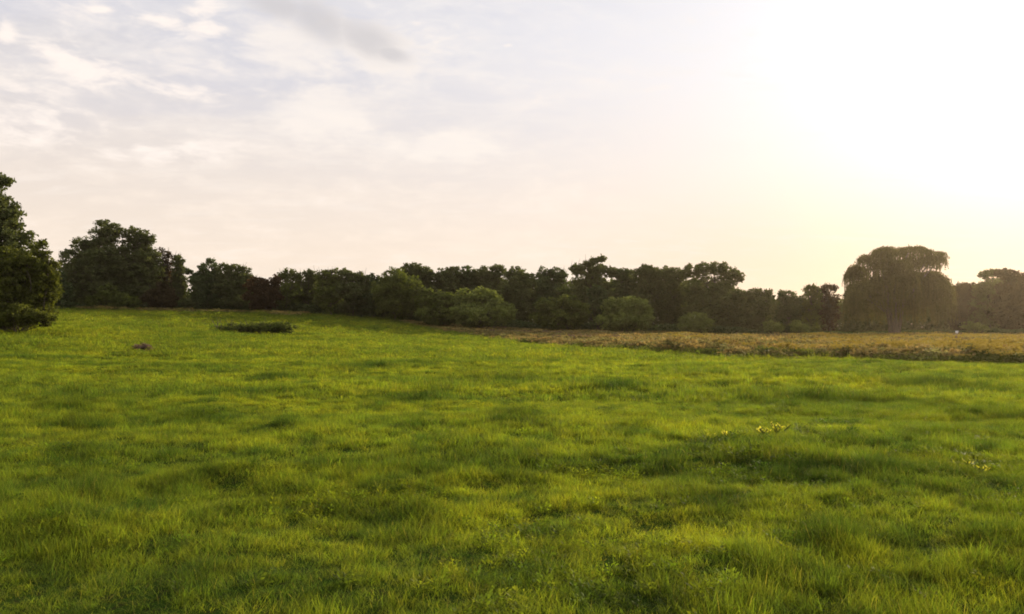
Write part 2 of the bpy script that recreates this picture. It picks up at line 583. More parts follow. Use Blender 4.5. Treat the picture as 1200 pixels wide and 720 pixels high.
def scatter(name, pts, rotz, tilt, scl, idx, lush_shade, coll, label, cat, mat):
    n = len(pts)
    me = bpy.data.meshes.new(name)
    me.vertices.add(n)
    me.vertices.foreach_set('co', np.asarray(pts, np.float32).ravel())
    rot = np.c_[tilt * np.cos(rotz * 3.1), tilt * np.sin(rotz * 3.1), rotz]
    for nm, ty, key, v in (('rot', 'FLOAT_VECTOR', 'vector', rot), ('scl', 'FLOAT_VECTOR', 'vector', scl),
                           ('idx', 'INT', 'value', idx), ('lush_shade', 'FLOAT', 'value', lush_shade)):
        a = me.attributes.new(nm, ty, 'POINT')
        a.data.foreach_set(key, np.asarray(v, np.int32 if ty == 'INT' else np.float32).ravel())
    me.materials.append(mat)
    o = bpy.data.objects.new(name, me)
    COL.objects.link(o)
    ng = bpy.data.node_groups.new(name + '_nodes', 'GeometryNodeTree')
    ng.interface.new_socket('Geometry', in_out='INPUT', socket_type='NodeSocketGeometry')
    ng.interface.new_socket('Geometry', in_out='OUTPUT', socket_type='NodeSocketGeometry')
    N = ng.nodes
    gi, go = N.new('NodeGroupInput'), N.new('NodeGroupOutput')
    iop = N.new('GeometryNodeInstanceOnPoints')
    ci = N.new('GeometryNodeCollectionInfo')
    ci.inputs['Collection'].default_value = coll
    ci.inputs['Separate Children'].default_value = True
    ci.inputs['Reset Children'].default_value = True

    def attr(nm, ty):
        q = N.new('GeometryNodeInputNamedAttribute')
        q.data_type = ty
        q.inputs['Name'].default_value = nm
        return [s for s in q.outputs if s.name == 'Attribute' and s.enabled][0]
    e2r = N.new('FunctionNodeEulerToRotation')
    ng.links.new(attr('rot', 'FLOAT_VECTOR'), e2r.inputs[0])
    ng.links.new(gi.outputs[0], iop.inputs['Points'])
    ng.links.new(ci.outputs[0], iop.inputs['Instance'])
    iop.inputs['Pick Instance'].default_value = True
    ng.links.new(attr('idx', 'INT'), iop.inputs['Instance Index'])
    ng.links.new(e2r.outputs[0], iop.inputs['Rotation'])
    ng.links.new(attr('scl', 'FLOAT_VECTOR'), iop.inputs['Scale'])
    ng.links.new(iop.outputs[0], go.inputs[0])
    md = o.modifiers.new('scatter', 'NODES')
    md.node_group = ng
    tag(o, label, cat, None, 'stuff')
    return o


# patches of taller, darker grass, shade of hollows painted into the colour: (x, y, rx, ry, strength)
def gp(pxx, pyy, z=0.0):
    Y = (EYE - z) * F / (pyy - HZ)
    return wx(pxx, Y), Y


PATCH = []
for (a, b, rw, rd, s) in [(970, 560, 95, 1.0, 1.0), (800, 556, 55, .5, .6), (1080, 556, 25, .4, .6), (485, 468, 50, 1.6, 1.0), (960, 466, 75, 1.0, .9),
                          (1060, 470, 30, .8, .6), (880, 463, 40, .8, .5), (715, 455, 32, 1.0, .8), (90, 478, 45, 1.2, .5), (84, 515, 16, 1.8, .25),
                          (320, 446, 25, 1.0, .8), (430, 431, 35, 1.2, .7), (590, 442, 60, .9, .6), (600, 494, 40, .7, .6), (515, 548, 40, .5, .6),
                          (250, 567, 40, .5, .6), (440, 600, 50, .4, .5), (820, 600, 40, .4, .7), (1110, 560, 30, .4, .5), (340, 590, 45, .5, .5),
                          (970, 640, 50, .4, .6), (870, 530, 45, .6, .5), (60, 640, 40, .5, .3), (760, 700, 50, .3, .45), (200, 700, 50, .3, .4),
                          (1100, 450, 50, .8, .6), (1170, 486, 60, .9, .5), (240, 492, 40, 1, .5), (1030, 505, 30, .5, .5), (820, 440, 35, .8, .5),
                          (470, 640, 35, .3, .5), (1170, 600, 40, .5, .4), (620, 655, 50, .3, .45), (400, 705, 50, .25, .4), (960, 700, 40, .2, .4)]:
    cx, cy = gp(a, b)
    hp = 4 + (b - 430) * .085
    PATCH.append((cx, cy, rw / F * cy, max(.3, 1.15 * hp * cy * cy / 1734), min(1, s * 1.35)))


def lush_shade_field(x, y):
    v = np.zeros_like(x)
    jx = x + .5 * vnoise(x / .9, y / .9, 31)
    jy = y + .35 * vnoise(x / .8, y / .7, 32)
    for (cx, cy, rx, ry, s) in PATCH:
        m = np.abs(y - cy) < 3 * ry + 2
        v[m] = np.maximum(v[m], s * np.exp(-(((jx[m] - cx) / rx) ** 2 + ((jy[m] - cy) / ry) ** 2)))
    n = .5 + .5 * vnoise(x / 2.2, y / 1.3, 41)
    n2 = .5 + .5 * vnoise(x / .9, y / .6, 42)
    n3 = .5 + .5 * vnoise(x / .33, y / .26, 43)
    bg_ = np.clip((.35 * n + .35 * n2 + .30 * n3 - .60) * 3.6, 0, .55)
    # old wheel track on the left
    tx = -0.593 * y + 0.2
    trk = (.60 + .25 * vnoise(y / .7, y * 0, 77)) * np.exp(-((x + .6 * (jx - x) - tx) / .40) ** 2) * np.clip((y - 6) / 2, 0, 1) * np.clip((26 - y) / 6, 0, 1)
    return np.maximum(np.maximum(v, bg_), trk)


def wedge(y0, y1, dens, g, side=.78, pad=3.0):
    A = side * (y1 ** 2 - y0 ** 2) + 2 * pad * (y1 - y0)
    n = int(A * dens)
    y = np.sqrt(g.random(int(n * 1.05)) * (y1 ** 2 - y0 ** 2) + y0 ** 2)
    x = (g.random(len(y)) * 2 - 1) * (side * y + pad)
    return x[:n], y[:n]


LOD = [(2.6, 10, 210, .085, 32, .0038, .095), (10, 20, 75, .14, 46, .0060, .11), (20, 42, 18, .30, 76, .012, .135),
       (42, 78, 5.5, .8, 110, .022, .15), (78, 140, 2.0, 1.3, 130, .040, .18)]
gcoll = bpy.data.collections.new('grass_prototypes')
order = []
for li, (y0, y1, dens, rad, nb, wd, h) in enumerate(LOD):
    for v in range(4):
        V, Fc, A, T = blades(nb, rad, h, wd, 100 + li * 10 + v, curl=(.6, .95, 1.1, .8)[v], lean=.55, hvar=.55)
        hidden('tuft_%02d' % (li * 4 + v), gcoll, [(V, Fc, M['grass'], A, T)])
for v in range(4):          # broad-leaved herbs and frizzy seed stalks between the blades
    g = np.random.default_rng(300 + v)
    nl = 44
    r_ = .09 * np.sqrt(g.random(nl))
    th = g.random(nl) * 6.283
    C = np.c_[r_ * np.cos(th), r_ * np.sin(th), .015 + .075 * g.random(nl)]
    a = np.c_[np.cos(th), np.sin(th), .2 + .9 * g.random(nl)]
    a /= np.linalg.norm(a, axis=1)[:, None]
    b = np.cross(a, [0, 0, 1.0]) + g.normal(0, .25, (nl, 3))
    b /= np.linalg.norm(b, axis=1)[:, None]
    L = (.015 + .017 * g.random(nl))[:, None]
    V = np.stack([C - a * L * .7, C + b * L * .38, C + a * L * .9 - np.array([0, 0, .006]), C - b * L * .38], 1).reshape(-1, 3)
    T = np.repeat(g.random(nl) * .45, 4)
    Vb, Fb, Ab, Tb = blades(12, .07, .13, .003, 340 + v, lean=.5, curl=.9)
    hidden('tuft_%02d' % (20 + v), gcoll, [(V, [np.arange(nl)[:, None] * 4 + np.arange(4)[None]], M['grass'], np.ones(len(V)), T),
                                           (Vb, Fb, M['grass'], Ab, Tb)])
pts, rz, tl, sl, ix, lu = [], [], [], [], [], []
for li, (y0, y1, dens, rad, nb, wd, h) in enumerate(LOD):
    x, y = wedge(y0, y1, dens, rng)
    # keep to the green side of the edge, except thin green among the dry grass
    keep = y < edge_y(x) + .3
    keep &= ~((x < -36) & (y > 56) & (y < 59) & (x < -41))
    x, y = x[keep], y[keep]
    L = lush_shade_field(x, y)
    hv = .74 + .20 * vnoise(x / 3.1, y / 2.4, 51) + .26 * vnoise(x / .7, y / .6, 52) + .34 * vnoise(x / .24, y / .22, 53)
    s = hv * (1 + 1.0 * L)
    n = len(x)
    s = np.clip(s, .25, 3) * (.7 + .6 * rng.random(n))
    pts.append(np.c_[x, y, ground_z(x, y) - .01])
    rz.append(rng.random(n) * 6.283)
    tl.append(rng.normal(0, .24, n))
    sl.append(np.c_[(s * .3 + .7), (s * .3 + .7), s])
    pick = li * 4 + rng.integers(0, 4, n)
    if li < 2:
        hb = rng.random(n) < np.clip(-.04 + .26 * vnoise(x / 1.1, y / .9, 71), .006, .35)
        pick[hb] = 20 + rng.integers(0, 4, hb.sum())
        k_ = (1.0, 1.5)[li]
        sl[-1][hb] = np.c_[np.full(hb.sum(), k_), np.full(hb.sum(), k_), (.7 + .7 * rng.random(hb.sum())) * (1 + .5 * L[hb])]
    ix.append(pick)
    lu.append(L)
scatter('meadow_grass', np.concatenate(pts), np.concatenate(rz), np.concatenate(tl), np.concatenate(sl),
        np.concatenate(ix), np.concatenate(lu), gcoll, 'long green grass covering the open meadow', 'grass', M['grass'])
print('grass tufts', sum(map(len, pts)))


# ------------------------------------------------------------------ generic leaf cards and tubes
def cards(C, size, g, up=0.0, aspect=1.6, tint=None):
    """rhombic leaf sprays centred at C with random orientation"""
    n = len(C)
    a = g.normal(size=(n, 3))
    a[:, 2] *= (1 - up)
    a /= np.linalg.norm(a, axis=1)[:, None] + 1e-9
    b = g.normal(size=(n, 3))
    b -= (b * a).sum(1)[:, None] * a
    b /= np.linalg.norm(b, axis=1)[:, None] + 1e-9
    s = (size * (.6 + .8 * g.random(n)))[:, None] * .5
    V = np.stack([C - a * s * aspect, C - b * s + a * s * .15, C + a * s * aspect, C + b * s - a * s * .2], 1).reshape(-1, 3)
    i = np.arange(n)[:, None] * 4
    Fq = i + np.arange(4)[None, :]
    T = np.repeat(g.random(n) if tint is None else tint, 4)
    return V, Fq, T


def tube(path, rad, sides=6):
    path = np.asarray(path, float)
    n = len(path)
    tg = np.gradient(path, axis=0)
    tg /= np.linalg.norm(tg, axis=1)[:, None] + 1e-9
    ref = np.where(np.abs(tg[:, 2:3]) > .9, [[1.0, 0, 0]], [[0, 0, 1.0]])
    u = np.cross(tg, ref)
    u /= np.linalg.norm(u, axis=1)[:, None] + 1e-9
    v = np.cross(tg, u)
    an = np.arange(sides) * 2 * np.pi / sides
    V = (path[:, None] + np.asarray(rad)[:, None, None] * (u[:, None] * np.cos(an)[None, :, None] + v[:, None] * np.sin(an)[None, :, None])).reshape(-1, 3)
    i = np.arange(n * sides).reshape(n, sides)
    j = np.roll(i, -1, axis=1)
    Fq = np.stack([i[:-1], j[:-1], j[1:], i[1:]], -1).reshape(-1, 4)
    return V, Fq


def join(parts):
    Vs, Fs, off = [], [], 0
    for V, Fq in parts:
        Vs.append(V)
        Fs.append(Fq + off)
        off += len(V)
    return np.concatenate(Vs), np.concatenate(Fs)


def limb(p0, p1, r0, g, sag=.15, n=6):
    t = np.linspace(0, 1, n)[:, None]
    L = np.linalg.norm(p1 - p0)
    mid = (p0 + p1) / 2 + g.normal(0, .08 * L, 3) + np.array([0, 0, sag * L])
    P_ = (1 - t) ** 2 * p0 + 2 * t * (1 - t) * mid + t * t * p1
    return tube(P_, r0 * (1 - .85 * t[:, 0]) + .008, 5)


def make_tree(name, label, cat, Y, base_px, lobes, mat, group=None, leaf=.195, dens=1.0, seed=1, trunk_r=.16,
              clump=1.0, twigs=0, bark=None, depth=.85, trunk=True, fill=.45, loose=.42, body=True):
    """lobes: (px, py, rx, ry) of the photo at distance Y, turned into metres; the crown is leaf clumps on limbs"""
    g = np.random.default_rng(seed)
    k = Y / F
    bx = wx(base_px, Y)
    bz = float(ground_z(bx, Y)[0])
    root = empty(name, (bx, Y, bz))
    tag(root, label, cat, group)
    org = np.array([bx, Y, bz])
    Ls = [(np.array([wx(a, Y), Y + g.normal(0, .25 * c * k), wz(b, Y)]) - org, c * k, d * k) for a, b, c, d in lobes]
    top = max(c[2] + rz_ for c, rx_, rz_ in Ls)
    if trunk and body:
        x0 = min(c[0] - rx_ for c, rx_, rz_ in Ls)
        x1 = max(c[0] + rx_ for c, rx_, rz_ in Ls)
        Ls.append((np.array([(x0 + x1) / 2, .3, top * .40]), (x1 - x0) * .42, top * .37))
    Ls = [(c, rx_ * 1.1, rz_ * 1.04) for c, rx_, rz_ in Ls]
    cl = []
    for c, rx_, rz_ in Ls:
        ry_ = rx_ * depth
        cr = np.clip(min(rx_, rz_) * .28, .20, .80) * clump
        n = int(max(3, dens * 1.5 * (rx_ * ry_ + rx_ * rz_ + ry_ * rz_) / (cr * cr)))
        dv = g.normal(size=(n, 3))
        dv /= np.linalg.norm(dv, axis=1)[:, None]
        rr = np.where(g.random(n) < fill, g.random(n) ** .5 * .7, .70 + .26 * g.random(n))
        p = c + dv * rr[:, None] * np.array([rx_, ry_, rz_])
        p[:, 2] = np.maximum(p[:, 2], .12 + cr * .25)
        cl.append(np.c_[p, cr * (.6 + .75 * g.random(n))])
    for c, rx_, rz_ in Ls:          # stray sprays that break the outline
        n = int(9 * max(rx_, rz_)) + 4
        dv = g.normal(size=(n, 3))
        dv[:, 2] = np.abs(dv[:, 2]) * .8
        dv /= np.linalg.norm(dv, axis=1)[:, None]
        p = c + dv * (.95 + .13 * g.random(n))[:, None] * np.array([rx_, rx_ * depth, rz_])
        cl.append(np.c_[p, leaf * (1.3 + 1.4 * g.random(n))])
    cl = np.concatenate(cl)
    # leaves
    Cn, Tn = [], []
    for p in cl:
        n = int(dens * 11 * (p[3] / leaf) ** 2 * .62) + 4
        dv = g.normal(size=(n, 3))
        dv /= np.linalg.norm(dv, axis=1)[:, None]
        rr = p[3] * (g.random(n) ** loose) * (1 + .22 * g.normal(size=n))
        q = p[:3] + dv * rr[:, None] * np.array([1.05, 1.05, .78])
        Cn.append(q)
        Tn.append(np.clip(g.normal(.5, .16) + g.normal(0, .2, n), 0, 1))
    Cn = np.concatenate(Cn)
    Tn = np.concatenate(Tn)
    ok = Cn[:, 2] > .03
    V, Fq, T = cards(Cn[ok], leaf, g, up=.2, tint=Tn[ok])
    crown = mesh_obj('crown' if trunk else 'foliage', V, Fq, M[mat], root, {'tint': T})
    # trunk and limbs
    parts = []
    if trunk:
        cz = max(c[2] for c, a, b in Ls)
        cx = np.mean([c[0] for c, a, b in Ls]) * .5
        tz = np.linspace(-.15, cz, 8)
        kx = np.clip(tz / max(cz, .1), 0, 1)
        path = np.c_[cx * kx + g.normal(0, .05, 8), g.normal(0, .05, 8), tz]
        rad = trunk_r * (1 - .75 * kx) * (1 + .5 * np.exp(-np.clip(tz, 0, 9) / .35))
        parts.append(tube(path, rad, 8))
        sel = cl[g.permutation(len(cl))[:min(len(cl), 46)]]
        for p in sel:
            hz = np.clip(p[2] * (.35 + .35 * g.random()), .12 * cz, cz * .92)
            i = int(np.clip(np.searchsorted(tz, hz), 1, 7))
            parts.append(limb(path[i], p[:3], rad[i] * .5, g))
    else:
        for p in cl[g.permutation(len(cl))[:min(len(cl), 26)]]:
            parts.append(limb(np.array([g.normal(0, .25), g.normal(0, .2), -.05]), p[:3], .03, g, .05))
    for _ in range(twigs):
        p = cl[g.integers(len(cl))]
        tip = p[:3] + np.array([g.normal(0, .35), g.normal(0, .35), .9 + .9 * g.random()])
        if tip[2] < top + .55:
            parts.append(limb(p[:3], tip, .03, g, .02, 4))
    V, Fq = join(parts)
    mesh_obj('trunk' if trunk else 'stems', V, Fq, bark or (M['bark'] if trunk else M['twig']), root, smooth=True)
    return root


# ------------------------------------------------------------------ the trees, left to right
S = [0]


def tr(name, label, Y, base, lobes, mat, cat='tree', **kw):
    S[0] += 1
    return make_tree(name, label, cat, Y, base, lobes, mat, seed=500 + S[0], **kw)


# left edge
tr('broadleaf_tree', 'tallest dark tree, cut off by the left edge of the photo', 60, -30,
   [(-45, 270, 50, 60), (-30, 225, 30, 28), (1, 212, 9, 7), (-6, 252, 22, 26), (6, 268, 20, 28), (14, 292, 20, 26), (-60, 320, 50, 50), (-10, 320, 34, 40)],
   'dark', leaf=.15, trunk_r=.34, clump=.8, dens=.8)
tr('vine_covered_tree', 'olive green leafy tree draped in vines at the left edge of the field', 57, 24,
   [(14, 322, 26, 30), (36, 318, 20, 26), (48, 300, 6, 15), (54, 322, 13, 20), (48, 348, 17, 28), (18, 355, 32, 26), (59, 338, 8, 24)],
   'vine', leaf=.13, clump=.75, dens=.8, twigs=12)
tr('shrub', 'low olive shrub sprawling at the foot of the leftmost trees', 55, 20,
   [(2, 370, 22, 15), (28, 372, 20, 12), (50, 374, 15, 9)], 'vine', cat='shrub', leaf=.12, trunk=False)
tr('young_tree', 'small dark green tree in the dip between the two left tree groups', 112, 67,
   [(66, 328, 8, 12), (68, 348, 12, 18)], 'deep')
# left clump on the hill
tr('broadleaf_tree', 'broad tall dark tree topping the clump on the hill at left', 120, 118,
   [(118, 275, 13, 16), (133, 274, 9, 11), (98, 296, 15, 18), (86, 312, 14, 20), (122, 306, 26, 28), (80, 336, 13, 22), (108, 338, 32, 24)],
   'dark', trunk_r=.3, dens=.85)
tr('broadleaf_tree', 'tall round dark tree right of the notch in the hill clump', 122, 162,
   [(154, 280, 10, 14), (169, 284, 9, 13), (158, 306, 20, 26), (172, 318, 15, 30), (165, 340, 26, 22)], 'dark', trunk_r=.26, dens=.85)
tr('bare_topped_tree', 'thin see-through brownish tree at the right shoulder of the hill clump', 124, 194,
   [(190, 305, 8, 13), (199, 308, 7, 12), (195, 332, 11, 18)], 'brown', dens=.40, twigs=40, clump=.7)
tr('narrow_tree', 'narrow upright dark tree standing left of the sky gap', 123, 209,
   [(208, 308, 5, 8), (209, 324, 6, 16), (210, 345, 7, 16)], 'dark', clump=.8, dens=.8, twigs=10)
tr('vine_thicket', 'pale green thicket of vines slumping off the left hill clump', 116, 138,
   [(127, 346, 9, 12), (136, 352, 10, 11), (152, 356, 11, 8), (112, 355, 10, 9)], 'olive', cat='thicket', trunk=False, leaf=.18)
tr('shrub', 'brownish rounded shrub at the right foot of the hill clump', 117, 190,
   [(190, 347, 11, 15), (180, 352, 10, 11), (199, 353, 8, 10)], 'brown', cat='shrub', trunk=False, leaf=.18)
tr('shrub', 'low dark shrub below the left side of the hill clump', 116, 82, [(80, 361, 13, 5), (92, 362, 9, 5)], 'deep', cat='shrub', trunk=False, leaf=.18)
tr('shrub', 'tiny shrub at the bottom of the sky gap', 119, 221, [(221, 357, 7, 6)], 'dark', cat='shrub', trunk=False, leaf=.18)
# hill top to centre
tr('leaning_bough_tree', 'dark green tree reaching a thin bough left into the sky gap', 121, 244,
   [(243, 316, 11, 11), (233, 331, 8, 11), (246, 336, 16, 18), (244, 352, 17, 14), (221, 319, 4, 3), (228, 325, 4, 3)], 'deep', dens=.8)
tr('broadleaf_tree', 'dark bushy tree with jagged top right of the bough tree', 121, 274,
   [(264, 323, 9, 12), (275, 321, 9, 13), (286, 325, 8, 11), (275, 342, 22, 20), (292, 334, 7, 10)], 'dark', twigs=14, dens=.85)
tr('red_leaved_tree', 'rusty reddish brown tree among the dark green ones', 118, 312,
   [(300, 338, 11, 12), (314, 339, 11, 12), (322, 332, 6, 9), (310, 351, 19, 12)], 'red', dens=.75, twigs=8)
tr('sparse_tree', 'sparse tree of upright twiggy stems right of the reddish tree', 121, 336,
   [(329, 326, 3, 7), (335, 325, 3, 9), (342, 327, 3, 9), (349, 328, 4, 9), (338, 347, 18, 14)], 'olive', dens=.5, twigs=60, clump=.6)
tr('small_crowned_tree', 'dark tree with a single small reddish tuft on top', 122, 361,
   [(361, 322, 5, 6), (367, 328, 5, 7), (360, 346, 13, 19)], 'dark', dens=.85)
tr('bushy_tree', 'brush-topped green tree left of the middle of the hill line', 119, 388,
   [(379, 328, 8, 11), (390, 326, 8, 11), (386, 346, 18, 20)], 'olive', twigs=40, dens=.8)
tr('bushy_tree', 'brush-topped dark tree left of the olive dome tree', 119.5, 414,
   [(404, 326, 8, 11), (416, 328, 8, 10), (425, 332, 6, 9), (412, 348, 20, 20)], 'dark', twigs=40, dens=.85)
tr('young_tree', 'low dark tree wedged against the left of the olive dome tree', 119, 438,
   [(438, 334, 9, 12), (438, 354, 14, 18)], 'deep', dens=.85)
tr('domed_tree', 'olive green dome-shaped tree at the crest end of the green field', 116, 463,
   [(462, 329, 13, 13), (455, 342, 18, 18), (476, 342, 18, 20), (466, 358, 26, 18)], 'olive', dens=.85)
tr('broadleaf_tree', 'dark tall tree rising behind the right of the olive dome tree', 124, 486,
   [(478, 322, 9, 12), (490, 320, 10, 11), (500, 325, 8, 11), (490, 345, 22, 22)], 'dark')
tr('round_shrub', 'dull olive bush between the dome tree and the pale domed bush', 111, 515,
   [(507, 354, 12, 15), (523, 358, 12, 14), (514, 370, 22, 12)], 'olive', cat='bush', trunk=False, leaf=.2)
tr('round_shrub', 'large pale domed bush sloping down to the right, left of centre', 109, 562,
   [(545, 352, 12, 12), (561, 350, 15, 13), (576, 357, 14, 14), (590, 368, 13, 12), (560, 370, 32, 13)], 'pale', cat='bush', trunk=False, leaf=.19, dens=.9)
tr('broadleaf_tree', 'dark wood tree directly left of the pale domed bush top', 126, 522,
   [(520, 329, 12, 13), (530, 324, 10, 10), (522, 348, 20, 24)], 'dark')
tr('broadleaf_tree', 'dark wood tree with rounded top above the pale domed bush', 128, 548,
   [(545, 324, 12, 11), (554, 329, 10, 12), (548, 348, 20, 24)], 'deep')
tr('broadleaf_tree', 'twin-peaked dark wood tree right above the slope of the pale domed bush', 127, 575,
   [(566, 323, 7, 10), (583, 322, 9, 11), (575, 345, 19, 26)], 'dark')
tr('broadleaf_tree', 'rounded dark wood tree left of the low dip in the skyline', 125, 606,
   [(604, 325, 13, 12), (618, 331, 8, 10), (606, 350, 21, 28)], 'dark')
tr('broadleaf_tree', 'dark wood tree right of the low dip, above the broad olive bush', 126, 646,
   [(639, 325, 9, 11), (653, 326, 10, 12), (645, 350, 20, 28)], 'deep', twigs=20)
tr('round_shrub', 'broad olive bush at the centre of the wood edge', 110, 656,
   [(642, 362, 13, 12), (664, 359, 14, 13), (678, 366, 12, 12), (656, 374, 30, 11)], 'olive', cat='bush', trunk=False, leaf=.19, dens=.9)
tr('tall_broken_tree', 'highest wood tree at centre with a bough sticking up to the right', 124, 692,
   [(676, 317, 7, 8), (688, 311, 5, 4), (696, 307, 5, 3.5), (704, 304, 5, 3.5), (700, 317, 10, 7), (714, 319, 8, 7), (690, 332, 18, 16), (694, 355, 22, 26)], 'dark', dens=.85, twigs=18, clump=.9)
tr('round_shrub', 'grey-green bush squeezed between the broad olive bush and the pale square bush', 112, 702,
   [(700, 347, 9, 11), (704, 362, 12, 18)], 'deep', cat='bush', trunk=False, leaf=.2)
tr('broadleaf_tree', 'dark wood tree filling behind the pale square bush', 125, 730,
   [(724, 323, 8, 9), (735, 326, 9, 10), (730, 348, 18, 28)], 'deep')
tr('round_shrub', 'pale green square-shouldered bush at the edge of the dry grass', 108, 733,
   [(722, 362, 15, 12), (740, 360, 15, 11), (752, 366, 11, 14), (758, 376, 6, 12), (732, 376, 30, 13)], 'pale', cat='bush', trunk=False, leaf=.18, dens=.9)
tr('broadleaf_tree', 'dark wood tree with a rounded peak right of the pale square bush', 123, 758,
   [(757, 323, 12, 12), (768, 326, 8, 10), (757, 348, 18, 34)], 'dark')
tr('broadleaf_tree', 'flat-topped dark wood tree left of the big lacy crown', 124, 788,
   [(780, 325, 11, 11), (793, 326, 9, 11), (786, 350, 20, 34)], 'dark')
tr('broadleaf_tree', 'biggest wood tree with a lacy crown showing sky at its right side', 119, 836,
   [(812, 320, 12, 10), (828, 317, 11, 9), (842, 316, 10, 8), (856, 322, 9, 8), (867, 326, 5, 6), (848, 335, 14, 10), (825, 342, 26, 16), (838, 362, 28, 24)],
   'dark', trunk_r=.3, dens=.72, clump=.72)
tr('round_shrub', 'small pale rounded shrub alone in front of the biggest wood tree', 107, 815,
   [(815, 374, 11, 8), (806, 378, 9, 8), (824, 379, 10, 7), (815, 384, 19, 8)], 'pale', cat='bush', trunk=False, leaf=.15, dens=.85)
# right of centre, lower trees
tr('broadleaf_tree', 'dark tree under the right shoulder of the biggest wood tree', 118, 872,
   [(870, 352, 11, 12), (870, 370, 15, 18)], 'dark')
tr('open_stemmed_tree', 'lower tree with twin round tops and a visible trunk right of the tall wood', 117, 893,
   [(886, 347, 8, 8), (899, 348, 7, 8), (892, 362, 14, 13)], 'dark', twigs=6)
tr('open_stemmed_tree', 'lower round tree midway between the tall wood and the willow', 118, 923,
   [(920, 350, 9, 9), (930, 355, 7, 8), (924, 365, 14, 13)], 'deep', twigs=6)
tr('open_stemmed_tree', 'low tree with a twiggy spiky top left of the willow', 118, 951,
   [(948, 343, 6, 7), (953, 339, 3, 4), (958, 346, 7, 8), (950, 362, 13, 16)], 'olive', twigs=40, dens=.8)
tr('bare_topped_tree', 'half bare reddish tree touching the willow on its left', 117, 973,
   [(968, 340, 5, 6), (977, 339, 4, 5), (973, 352, 8, 8), (973, 368, 12, 14)], 'red', twigs=50, dens=.5, clump=.7)
# right of the willow
tr('broadleaf_tree', 'hazy tree directly right of the willow with a small white board at its foot', 124, 1131,
   [(1128, 341, 8, 9), (1136, 342, 10, 10), (1131, 365, 17, 26)], 'brown')
tr('open_crowned_tree', 'hazy tree carrying an airy flat bough above its neighbours', 122, 1160,
   [(1155, 323, 6, 4), (1164, 320, 7, 4), (1158, 342, 14, 12), (1160, 364, 19, 28)], 'dark', dens=.8)
tr('broadleaf_tree', 'tall hazy tree second from the right edge', 120, 1182,
   [(1175, 322, 7, 6), (1185, 325, 8, 8), (1184, 342, 15, 16), (1184, 366, 20, 26)], 'brown')
tr('broadleaf_tree', 'hazy brownish tree cut off by the right edge of the photo', 118, 1211,
   [(1204, 334, 12, 13), (1216, 332, 12, 12), (1210, 360, 22, 32)], 'brown')
for i, bxp in enumerate((1240, 1272, 1306)):
    tr('broadleaf_tree', 'tree of the wood edge standing beyond the right edge', 117, bxp,
       [(bxp, 336 + 4 * i, 17, 17), (bxp, 360, 21, 30)], 'brown', dens=.7, group='trees beyond the right edge')
for i, bxp in enumerate((-110, -165)):
    tr('broadleaf_tree', 'tree of the left group standing beyond the left edge', 62, bxp,
       [(bxp, 270 + 10 * i, 34, 40), (bxp, 330, 40, 45)], 'dark', dens=.6, leaf=.2, group='trees beyond the left edge')
# little shrubs at the feet of the right-hand trees
for bxp, lab in ((905, 'small pale shrub under the twin-topped low tree'), (937, 'small pale shrub below the spiky-topped tree'),
                 (1142, 'small pale shrub right of the small white board')):
    tr('shrub', lab, 108, bxp, [(bxp - 4, 384, 7, 7), (bxp + 5, 386, 7, 6)], 'pale', cat='shrub', trunk=False, leaf=.15, dens=.7)


